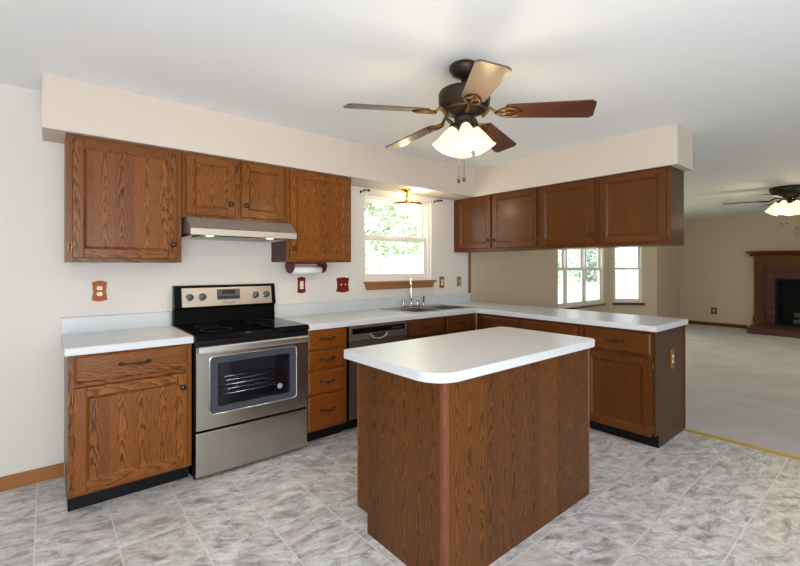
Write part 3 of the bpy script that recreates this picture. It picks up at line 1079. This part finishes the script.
# back guard
bgm = MB()
bgm.prism([(.022, .90), (.075, .921), (.068, 1.03), (.022, 1.03)], R0, R1 - .004, 'u')
bgm.build('backguard', M['black_gloss'], t)
b = MB()
b.prism([(.022, 1.031), (.085, 1.031), (.100, 1.040), (.075, 1.196), (.062, 1.205), (.022, 1.205)], R0, R1 - .004, 'u', bev=.004)
bo = b.build('control_housing', M['black_gloss'], t)
sl = (.100 - .075) / (1.196 - 1.040)
fw_ = lambda z: .100 - sl * (z - 1.040)
b = MB()
b.prism([(fw_(1.048) + .0005, 1.048), (fw_(1.048) + .004, 1.048), (fw_(1.186) + .004, 1.186), (fw_(1.186) + .0005, 1.186)], .672, 1.352, 'u')
cp = b.build('control_panel', m_steel('control_steel', lin(182, 172, 160), .36), bo)
nrm = Vector((0, -1, sl)).normalized()
for x in (.722, .810, 1.214, 1.304):
    Mx = axis_matrix(BACK.P(x, fw_(1.118) + .0045, 1.118), nrm)
    b = MB()
    b.lathe([(.031, 0), (.031, .006), (.029, .008)], Mx, 24)
    k_ = b.build('knob_ring', M['chrome'], cp)
    b = MB()
    b.lathe([(.026, .0085), (.025, .022), (.021, .027), (0, .028)], Mx, 24)
    b.build('knob', M['gray_plastic'], cp)
b = MB()
b.prism([(fw_(1.092) + .0042, 1.092), (fw_(1.092) + .007, 1.092), (fw_(1.172) + .007, 1.172), (fw_(1.172) + .0042, 1.172)], .918, 1.092, 'u')
dp = b.build('display_panel', M['gray_plastic'], cp)
b = MB()
b.prism([(fw_(1.135) + .0072, 1.135), (fw_(1.135) + .0085, 1.135), (fw_(1.164) + .0085, 1.164), (fw_(1.164) + .0072, 1.164)], .955, 1.055, 'u')
b.build('display', M['display'], cp)
for k in range(8):
    x = .928 + .02 * k
    MB().box(x, x + .012, fw_(1.11) + .0072, fw_(1.11) + .009, 1.102, 1.118).build('button', M['display'], cp)


def text_mesh(name, body, size, loc, rot, m, parent, ext=.0006):
    cu = bpy.data.curves.new(name, 'FONT')
    cu.body = body
    cu.size = size
    cu.align_x = 'CENTER'
    cu.align_y = 'CENTER'
    cu.extrude = ext
    tmp = bpy.data.objects.new('tmp_text', cu)
    COL.objects.link(tmp)
    dg = bpy.context.evaluated_depsgraph_get()
    me = bpy.data.meshes.new_from_object(tmp.evaluated_get(dg))
    bpy.data.objects.remove(tmp)
    me.materials.clear()
    me.materials.append(m)
    me.transform(Matrix.Translation(Vector(loc)) @ rot.to_4x4())
    me.transform(Matrix.Translation(-ORG[parent.name]))
    o = bpy.data.objects.new(name, me)
    COL.objects.link(o)
    o.parent = parent
    return o


rotf = Matrix(((1, 0, 0), (0, 0, -1), (0, 1, 0)))
text_mesh('logo', 'Whirlpool', .024, BACK.P(1.005, fw_(1.068) + .0056, 1.068), rotf, M['gray_plastic'], cp)

# ------------------------------------------------------------------ range hood
t = thing('range_hood', (1.0, -.25, 1.55), 'slim stainless range hood with two lit lamps above the stove', 'range hood')
H0, H1 = .640, 1.394
b = MB()
b.prism([(.004, 1.6845), (.365, 1.6845), (.452, 1.612), (.470, 1.602), (.470, 1.560), (.464, 1.557), (.450, 1.558), (.445, 1.575), (.010, 1.575), (.004, 1.552)], H0, H1, 'u')
hd = b.build('canopy', m_steel('hood_steel', lin(190, 184, 176), .5), t)
MB().box(H0 + .004, H0 + .012, .01, .444, 1.553, 1.5755).box(H1 - .012, H1 - .004, .01, .444, 1.553, 1.5755).build('side_lip', M['steel'], t)
MB().box(H0 + .10, H1 - .10, .08, .35, 1.560, 1.5745).build('grease_filter', M['steel_dark'], t)
for x in (.776, 1.205):
    b = MB()
    b.lathe([(.020, .002), (.026, .005), (.028, .024)], Matrix.Translation((x, -.41, 1.5510)), 20)
    lo = b.build('lamp_lens', M['hood_glow'], t)
    l = bpy.data.lights.new('hood_bulb', 'SPOT')
    l.energy = 5
    l.spot_size = 2.2
    l.spot_blend = .6
    l.shadow_soft_size = .03
    l.color = (1, .8, .55)
    lo_ = bpy.data.objects.new('hood_bulb', l)
    COL.objects.link(lo_)
    lo_.parent = t
    lo_.location = Vector((x, -.41, 1.543)) - ORG[t.name]

# ------------------------------------------------------------------ paper towel
t = thing('paper_towel_holder', (1.62, -.16, 1.384), 'dark red wooden paper towel holder under the wall cabinet right of the range', 'towel holder')
MB().box(1.475, 1.80, .10, .22, 1.3695, 1.3835, bev=.002).build('mounting_plate', M['plate_red'], t)
for x in (1.475, 1.782):
    b = MB()
    b.prism([(.085, 1.3678), (.235, 1.3678), (.235, 1.345), (.222, 1.325), (.205, 1.302), (.16, 1.288), (.115, 1.302), (.098, 1.325), (.085, 1.345)], x, x + .018, 'u', bev=.002)
    b.build('bracket', wood('holder_red', lin(92, 34, 24), lin(60, 20, 14), 'v', .1, contrast=.5) if x < 1.5 else bpy.data.materials['holder_red'], t)
MB().tube([BACK.P(1.493, .16, 1.316), BACK.P(1.782, .16, 1.316)], .008, 10).build('rod', bpy.data.materials['holder_red'], t)
b = MB()
b.lathe([(.012, 0), (.033, 0), (.033, .275), (.012, .275), (.012, 0)], axis_matrix(BACK.P(1.50, .16, 1.316), (1, 0, 0)), 28, caps=False)
tag(b.build('paper_towel_roll', M['paper']), 'white paper towel roll on the holder under the wall cabinet', 'paper towels')


# ------------------------------------------------------------------ outlets and switches
def plate(name, label, cat, fr, u, z, w, h, m, kind, w0=0.0, group=None):
    t = thing(name, fr.P(u, w0, z - h / 2), label, cat, group)
    b = MB(fr)
    a, c = w / 2, h / 2
    half = [(-a, c * .80), (-a, c * .88), (-a * .55, c * .90), (-a * .35, c), (a * .35, c), (a * .55, c * .90), (a, c * .88), (a, c * .80), (a * .86, c * .45), (a * .82, 0), (a * .86, -c * .45), (a, -c * .80), (a, -c * .88), (a * .55, -c * .90), (a * .35, -c), (-a * .35, -c), (-a * .55, -c * .90), (-a, -c * .88), (-a, -c * .80), (-a * .86, -c * .45), (-a * .82, 0), (-a * .86, c * .45)]
    if kind in ('plain_toggle', 'plain_duplex'):
        half = [(-a, -c), (a, -c), (a, c), (-a, c)]
    b.prism([(u + x, z + y) for x, y in half], w0 + .0005, w0 + .009, 'w', bev=.002)
    b.build('plate', m, t)
    if 'duplex' in kind:
        for s_ in (-1, 1):
            zc = z + s_ * .0195
            b = MB(fr)
            pts = [(u + .0165 * math.cos(2 * PI * k / 20), zc + max(-.0135, min(.0135, .0165 * math.sin(2 * PI * k / 20)))) for k in range(20)]
            b.prism(pts, w0 + .009, w0 + .012, 'w')
            ro = b.build('receptacle', M['cream'], t)
            MB(fr).box(u - .008, u - .006, w0 + .0121, w0 + .0125, zc - .002, zc + .007).box(u + .006, u + .008, w0 + .0121, w0 + .0125, zc - .002, zc + .007).box(u - .002, u + .002, w0 + .0121, w0 + .0125, zc - .009, zc - .005).build('slot', M['slot'], ro)
    elif kind == 'decora':
        b = MB(fr)
        b.box(u - .017, u + .017, w0 + .009, w0 + .012, z - .036, z + .036, bev=.002)
        ro = b.build('outlet_face', M['cream'], t)
        for s_ in (-1, 1):
            MB(fr).box(u - .008, u - .006, w0 + .0121, w0 + .0126, z + s_ * .02 - .004, z + s_ * .02 + .006).box(u + .006, u + .008, w0 + .0121, w0 + .0126, z + s_ * .02 - .004, z + s_ * .02 + .006).build('slot', M['slot'], ro)
        MB(fr).box(u - .010, u + .010, w0 + .0121, w0 + .0135, z - .007, z - .001).box(u - .010, u + .010, w0 + .0121, w0 + .0135, z + .001, z + .007).build('test_button', M['white_vinyl'], ro)
    else:
        us = (-.023, .023) if kind == 'toggle2' else (0,)
        for du in us:
            b = MB(fr)
            b.prism([(w0 + .009, z - .006), (w0 + .022, z + .004), (w0 + .022, z + .010), (w0 + .009, z + .010)], u + du - .005, u + du + .005, 'u')
            b.build('toggle', M['cream'], t)
    return t


plate('outlet', 'carved wooden outlet plate on the wall above the left countertop', 'outlet', BACK, .187, 1.182, .084, .138, M['plate_wood'], 'duplex')
plate('outlet', 'narrow dark red outlet plate just right of the range', 'outlet', BACK, 1.668, 1.181, .082, .146, M['plate_red'], 'decora')
plate('light_switch', 'wide dark red switch plate with two toggles left of the window', 'light switch', BACK, 2.102, 1.171, .142, .144, M['plate_red'], 'toggle2')
plate('outlet', 'brown wooden outlet plate right of the window sill', 'outlet', BACK, 3.453, 1.163, .078, .136, M['trim_v'], 'duplex')
plate('light_switch', 'small grey metal switch plate near the upright oak strip', 'light switch', BACK, 3.749, 1.168, .072, .116, M['gray_metal'], 'plain_toggle')
ENDF = Fr((0, -2.304, 0), (1, 0, 0), (0, -1, 0))
plate('outlet', 'wooden outlet plate on the brown end panel of the peninsula', 'outlet', ENDF, 3.664, .628, .088, .165, M['trim_v'], 'duplex')
plate('outlet', 'small dark outlet plate low on the far family room wall', 'outlet', FIRE, .676, .345, .11, .15, mat('dark_plate', lin(70, 58, 46), .4), 'plain_duplex')


# ------------------------------------------------------------------ ceiling fans
cf, sfn = 0.64044, 0.76801
CR, CF = Vector((sfn, -cf, 0)), Vector((cf, sfn, 0))       # camera right and forward on the floor plan


def blade_mesh(r0, r1, w0, w1, th=.007):
    bm = bmesh.new()
    pts = [(r0, -w0 / 2), (r1 - .02, -w1 / 2), (r1, -w1 / 2 + .02), (r1, w1 / 2 - .02), (r1 - .02, w1 / 2), (r0, w0 / 2), (r0 - .015, w0 / 2 - .02), (r0 - .015, -w0 / 2 + .02)]
    A = [bm.verts.new((x, y, -th / 2)) for x, y in pts]
    B = [bm.verts.new((x, y, th / 2)) for x, y in pts]
    bm.faces.new(A)
    bm.faces.new(B)
    for k in range(len(pts)):
        bm.faces.new((A[k], A[(k + 1) % len(pts)], B[(k + 1) % len(pts)], B[k]))
    bmesh.ops.recalc_face_normals(bm, faces=bm.faces)
    return bm


def add_mesh(name, bm, mats, parent, matrix):
    """matrix places the mesh in the world; keeps the mesh's own axes for its grain"""
    me = bpy.data.meshes.new(name)
    bm.to_mesh(me)
    bm.free()
    for m in mats:
        me.materials.append(m)
    o = bpy.data.objects.new(name, me)
    COL.objects.link(o)
    o.parent = parent
    if parent.parent is None:
        o.matrix_local = Matrix.Translation(-ORG[parent.name]) @ matrix
    else:
        o.matrix_local = matrix
    return o


def bell(M_, scale=1.0):
    b = MB(WORLD)
    pr = [(.026, 0), (.030, .012), (.039, .036), (.048, .068), (.054, .098), (.059, .122), (.067, .142), (.071, .148)]
    out = [(r * scale, h * scale) for r, h in pr]
    inn = [((r - .004) * scale, h * scale) for r, h in reversed(pr)]
    b.lathe(out + inn, M_, 24, caps=False)
    return b


def fan(name, label, pos, R, zb, ang0, flush, pulls, power, shade_ang, rs=.075, sd=1.0):
    x, y = pos
    t = thing(name, (x, y, CEIL), label, 'ceiling fan')
    T = lambda z: Matrix.Translation((x, y, z))
    if flush:
        b = MB(WORLD)
        b.lathe([(0, 0), (.175, 0), (.19, -.015), (.185, -.05), (.165, -.10), (.12, -.14), (0, -.14)], T(CEIL - .0005), 32)
        b.build('motor_housing', M['bronze'], t)
        zh = CEIL - .14
    else:
        b = MB(WORLD)
        b.lathe([(0, 0), (.072, 0), (.080, -.008), (.080, -.028), (.070, -.038), (.066, -.050), (.040, -.068), (.028, -.074), (0, -.074)], T(CEIL - .0005), 32)
        b.build('canopy', M['bronze'], t)
        b = MB(WORLD)
        b.tube([(x, y, CEIL - .0745), (x, y, CEIL - .137)], .016, 14)
        b.build('downrod', M['bronze'], t)
        b = MB(WORLD)
        b.lathe([(0, 2.312), (.05, 2.312), (.115, 2.308), (.134, 2.300), (.140, 2.288), (.140, 2.244), (.134, 2.236), (.137, 2.230), (.134, 2.218), (.118, 2.208), (.112, 2.202), (.110, 2.194), (.090, 2.184), (.065, 2.174), (.055, 2.168), (0, 2.168)], T(0), 36)
        b.build('motor_housing', M['bronze'], t)
        b = MB(WORLD)
        b.lathe([(.1125, 2.2025), (.1155, 2.199), (.1125, 2.194), (.1105, 2.1935)], T(0), 36, caps=False)
        b.build('gold_band', M['bronze_gold'], t)
        zh = 2.168
    # blades with their irons
    for k in range(5):
        a = ang0 + 72 * k
        d = CR * math.cos(math.radians(a)) + CF * math.sin(math.radians(a))
        tg = Vector((-d.y, d.x, 0))
        dr = math.radians(0 if flush else 4.24)
        d = d * math.cos(dr) - Vector((0, 0, 1)) * math.sin(dr)
        p = math.radians(13)
        up = tg.cross(-d) if False else d.cross(tg)
        ty = tg * math.cos(p) - up * math.sin(p)
        tz = d.cross(ty)
        Mx = Matrix(((d.x, ty.x, tz.x, x), (d.y, ty.y, tz.y, y), (d.z, ty.z, tz.z, zb), (0, 0, 0, 1)))
        pale = (not flush) and False
        bo = add_mesh('blade', blade_mesh(.235 * R / .66, R, .118, .150), [M['rosewood']], t, Mx)
        # blade iron in the blade's own axes
        ib = bmesh.new()
        q = MB(WORLD)
        q.bm.free()
        q.bm = ib
        zz = -.0085
        q.tube([(.10, 0, zh - zb - .004), (.14, 0, .02), (.18, 0, zz - .002)], [.012, .010, .009], 8)
        for s_ in (-1, 1):
            q.tube([(.17, 0, zz), (.20, s_ * .030, zz), (.24, s_ * .040, zz), (.275, s_ * .026, zz), (.30, 0, zz)], [.008, .007, .007, .007, .006], 8)
        q.tube([(.19, 0, zz), (.27, 0, zz)], .006, 8)
        bmesh.ops.recalc_face_normals(ib, faces=ib.faces)
        add_mesh('blade_iron', ib, [M['bronze_gold'] if not flush else M['bronze']], bo, Matrix.Identity(4))
    # light kit
    b = MB(WORLD)
    b.lathe([(0, zh), (.052, zh), (.055, zh - .010), (.053, zh - .040), (.046, zh - .060), (.038, zh - .075), (.028, zh - .085), (0, zh - .09)], T(0), 28)
    b.build('light_kit', M['bronze'], t)
    zs = zh - .055
    for k in range(4):
        a = math.radians(shade_ang + 90 * k)
        d = CR * math.cos(a) + CF * math.sin(a)
        ax = (d * .50 + Vector((0, 0, -.87))).normalized()
        p0 = Vector((x, y, zs)) + d * rs
        b = MB(WORLD)
        b.tube([Vector((x, y, zs + .01)) + d * .045, p0 + Vector((0, 0, .012)), p0 + ax * .004], .012, 8)
        b.lathe([(.012, -.008), (.030, -.004), (.032, .014), (.027, .016)], axis_matrix(p0, ax), 16)
        b.build('shade_holder', M['bronze'], t)
        bell(axis_matrix(p0 + ax * .012, ax), sd).build('lamp_shade', M['shade_glow'], t)
        l = bpy.data.lights.new('fan_bulb', 'POINT')
        l.energy = power
        l.color = (1.0, .74, .42)
        l.shadow_soft_size = .045
        o = bpy.data.objects.new('fan_bulb', l)
        COL.objects.link(o)
        o.parent = t
        o.location = p0 + ax * .215 - ORG[t.name]
    for (dx, dz) in pulls:
        q = Vector((x, y, 0)) + CR * dx
        b = MB(WORLD)
        b.tube([(q.x, q.y, zh - .075), (q.x, q.y, dz + .02)], .0013, 6)
        po = b.build('pull_chain', M['old_brass'], t)
        b = MB(WORLD)
        b.lathe([(0, .022), (.005, .018), (.008, .004), (.009, -.012), (.006, -.022), (0, -.024)], Matrix.Translation((q.x, q.y, dz)), 12)
        b.build('fob', M['pewter'], po)
    return t


fan('ceiling_fan', 'bronze ceiling fan with dark wooden blades and lit bell shades over the island', (1.668, -1.932), .66, 2.1915, -88.2, False, [(-.030, 1.826), (.000, 1.834)], 2.6, -90, .046, .90)
fan('ceiling_fan', 'distant dark ceiling fan hugging the family room ceiling before the fireplace', (7.79, -2.41), .70, 2.275, 142, True, [(-.07, 1.945), (0.0, 1.955)], 5, -60, .085, 1.15)

# ------------------------------------------------------------------ pendant over the sink
px, py = 2.762, -.19
t = thing('ceiling_light', (px, py, SOF), 'brass semi-flush light with glowing glass bowl over the sink', 'ceiling light')
T = lambda z: Matrix.Translation((px, py, z))
MB(WORLD).lathe([(0, 0), (.052, 0), (.056, -.006), (.044, -.022), (.020, -.030), (0, -.030)], T(SOF - .0005), 28).build('canopy', M['brass'], t)
MB(WORLD).lathe([(0, 0), (.010, 0), (.010, -.02), (.022, -.032), (.024, -.044), (.010, -.058), (.010, -.075), (.03, -.088), (.03, -.095), (0, -.095)], T(SOF - .030), 16).build('stem', M['brass'], t)
MB(WORLD).lathe([(.030, 2.016), (.125, 2.000), (.146, 1.996), (.150, 1.988), (.146, 1.978), (.136, 1.976), (.12, 1.990), (.030, 2.008), (.030, 2.016)], T(0), 36, caps=False).build('ring', M['brass'], t)
prf = [(.136, 1.980), (.130, 1.955), (.112, 1.920), (.080, 1.890), (.040, 1.872), (.010, 1.867)]
MB(WORLD).lathe(prf + [(r - .003 if r > .02 else r, z + .004) for r, z in reversed(prf)], T(0), 36, caps=False).build('glass_bowl', M['bowl_glow'], t)
MB(WORLD).lathe([(0, 1.870), (.012, 1.866), (.014, 1.858), (.006, 1.850), (.009, 1.842), (0, 1.830)], T(0), 14).build('finial', M['brass'], t)
for dx, dz, e in ((0, 2.06, 5), (0, 1.80, 1.5)):
    l = bpy.data.lights.new('sink_bulb', 'POINT')
    l.energy = e
    l.color = (1.0, .78, .5)
    l.shadow_soft_size = .05
    o = bpy.data.objects.new('sink_bulb', l)
    COL.objects.link(o)
    o.parent = t
    o.location = Vector((px + (.09 if dz > 2 else 0), py - (.05 if dz > 2 else 0), dz)) - ORG[t.name]

# curtain rod brackets
for x, lb in ((2.312, 'small dark curtain rod bracket at the upper left of the sink window'), (3.335, 'small dark curtain rod bracket at the upper right of the sink window')):
    t = thing('curtain_bracket', (x, 0, 2.09), lb, 'curtain bracket')
    MB().box(x - .008, x + .008, .0005, .004, 2.075, 2.105).build('wall_plate', M['bronze'], t)
    b = MB()
    b.tube([BACK.P(x, .004, 2.095), BACK.P(x, .055, 2.097), BACK.P(x, .062, 2.090), BACK.P(x, .066, 2.075)], .005, 8)
    b.build('hook', M['bronze'], t)
    b = MB()
    s_ = 1
    b.lathe([(.006, 0), (.006, .05), (.012, .055), (.013, .066), (.008, .074), (0, .076)], axis_matrix(BACK.P(x - .004, .058, 2.103), (s_, 0, 0)), 12)
    b.build('rod_stub', M['bronze'], t)

# ------------------------------------------------------------------ fireplace
t = thing('fireplace', (XR - .2, -2.3, 0), 'oak mantel fireplace with brick surround and raised brick hearth', 'fireplace')
FB = FIRE
MB(FB).box(1.42, 3.18, .0005, .80, .006, .135, bev=.004).build('hearth', M['brick'], t)
b = MB(FB)
b.cells([1.56, 1.735, 2.865, 3.04], [.136, .20, 1.105, 1.32], lambda i, j: not (i == 1 and j <= 1), .001, .09, 'uz')
b.build('brick_surround', M['brick'], t)
b = MB(FB)
b.box(1.735, 2.865, -.50, -.47, .137, 1.105)
b.box(1.735, 1.77, -.47, .08, .137, 1.105).box(2.83, 2.865, -.47, .08, .137, 1.105).box(1.77, 2.83, -.47, .08, 1.08, 1.105).box(1.77, 2.83, -.47, .08, .1365, .15)
b.build('firebox', M['firebox'], t)
b = MB(FB)
b.box(1.745, 1.775, .081, .10, .16, 1.10).box(2.825, 2.855, .081, .10, .16, 1.10).box(1.775, 2.825, .081, .10, 1.06, 1.10).box(1.775, 2.825, .081, .10, .16, .20)
b.build('fire_screen_frame', M['black'], t)
for k, (z, w_) in enumerate(((.215, -.06), (.215, -.28), (.345, -.17))):
    b = MB(FB)
    b.tube([FB.P(2.0, w_, z), FB.P(2.2, w_ + .01, z + .01), FB.P(2.45, w_, z), FB.P(2.6, w_ - .02, z)], [.05, .055, .05, .045], 10)
    tag(b.build('log', M['log']), ['lowest front log in the firebox', 'log at the back of the firebox', 'log lying on top of the other two in the firebox'][k], 'log')
for u0, u1 in ((1.41, 1.56), (3.04, 3.19)):
    b = MB(FB)
    b.box(u0, u1, .0005, .14, .136, 1.32, 0)
    b.box(u0 - .015, u1 + .015, .0006, .16, .136, .32, 0, .004)
    b.box(u0 + .03, u1 - .03, .14, .15, .37, 1.20, 0, .003)
    b.box(u0 - .01, u1 + .01, .0006, .155, 1.28, 1.32, 0, .003)
    b.build('pilaster', M['mantel'], t)
b = MB(FB)
b.box(1.41, 3.19, .0005, .15, 1.3205, 1.56)
b.build('frieze', M['mantel_h'], t)
b = MB(FB)
b.prism([(.0005, 1.56), (.16, 1.56), (.18, 1.59), (.215, 1.615), (.25, 1.628), (.0005, 1.628)], 1.34, 3.26, 'u')
b.box(1.30, 3.30, .0005, .28, 1.6285, 1.665, 0, .006)
b.build('mantel_shelf', M['mantel_h'], t)

# pale leafy ornament on the wall above the mantel
t = thing('wall_ornament', (XR - .01, -2.12, 1.92), 'pale leafy metal ornament on the wall above the mantel at the frame edge', 'wall ornament')
b = MB(FB)
b.tube([FB.P(2.12, .02, 1.90), FB.P(2.10, .03, 2.02), FB.P(2.15, .03, 2.14), FB.P(2.13, .025, 2.24)], .006, 6)
b.build('stem', M['silver_leaf'], t)
for k, (u, z, a) in enumerate(((2.05, 2.00, 2.6), (2.19, 2.05, .5), (2.06, 2.12, 2.2), (2.22, 2.16, .9), (2.12, 2.27, 1.6), (2.06, 1.92, 3.4), (2.2, 1.94, -.4))):
    b = MB(FB)
    L, Wd = .075, .022
    rows = []
    for s_ in (0, .25, .5, .75, 1):
        ww = Wd * math.sin(PI * min(.98, s_ + .02))
        for q_ in (-1, 0, 1):
            du, dz = L * (s_ - .5), q_ * ww
            rows.append(b.v(u + du * math.cos(a) - dz * math.sin(a), .03 + .012 * math.sin(PI * s_) - .004 * abs(q_), z + du * math.sin(a) + dz * math.cos(a)))
    for i in range(4):
        for j in range(2):
            b.bm.faces.new((rows[i * 3 + j], rows[i * 3 + j + 1], rows[i * 3 + j + 4], rows[i * 3 + j + 3]))
    bmesh.ops.solidify(b.bm, geom=b.bm.faces[:], thickness=.002)
    b.build('leaf', M['silver_leaf'], t)

# ------------------------------------------------------------------ outdoors
struct(MB(WORLD).box(-30, 90, 1.2, 100, -.45, -.35).build('ground', M['grass']), 'lawn outside the windows')


def tree(label, x, y, h, r, seed, leaf, nleaf=2600, ls=.13):
    rnd = random.Random(seed)
    t = thing('tree', (x, y, -.35), label, 'tree')
    b = MB(WORLD)
    b.tube([(x, y, -.35), (x + .05, y, h * .3), (x - .05, y + .05, h * .6), (x, y, h * .85)], [.18, .14, .10, .04], 8)
    for k in range(6):
        a = k * 1.05
        b.tube([(x, y, h * (.35 + .07 * k)), (x + r * .5 * math.cos(a), y + r * .5 * math.sin(a), h * (.5 + .07 * k))], [.06, .02], 6)
    b.build('trunk', M['bark'], t)
    b = MB(WORLD)
    blobs = [(x + rnd.uniform(-.55, .55) * r, y + rnd.uniform(-.55, .55) * r, h * rnd.uniform(.32 if h > 6.2 else .08, .9), r * rnd.uniform(.28, .5)) for _ in range(11)]
    for _ in range(nleaf):
        bx, by, bz, br = rnd.choice(blobs)
        v = Vector((rnd.gauss(0, 1), rnd.gauss(0, 1), rnd.gauss(0, .8))).normalized() * br * rnd.uniform(.6, 1.05)
        c = Vector((bx, by, bz)) + v
        d = Vector((rnd.gauss(0, 1), rnd.gauss(0, 1), rnd.gauss(0, 1))).normalized()
        e = d.orthogonal().normalized()
        s_ = ls * rnd.uniform(.6, 1.2)
        vs = [b.bm.verts.new(c + q) for q in (-d * s_, e * s_ * .5, d * s_, -e * s_ * .5)]
        b.bm.faces.new(vs)
    b.build('foliage', leaf, t)


tree('nearer leafy tree filling the left half of the sink window', 9.1, 10.7, 6.4, 3.3, 3, M['leaf'], 5200, .15)
tree('leafy tree filling the right half of the sink window', 15.9, 12.0, 7.0, 3.4, 5, M['leaf'], 4600, .17)
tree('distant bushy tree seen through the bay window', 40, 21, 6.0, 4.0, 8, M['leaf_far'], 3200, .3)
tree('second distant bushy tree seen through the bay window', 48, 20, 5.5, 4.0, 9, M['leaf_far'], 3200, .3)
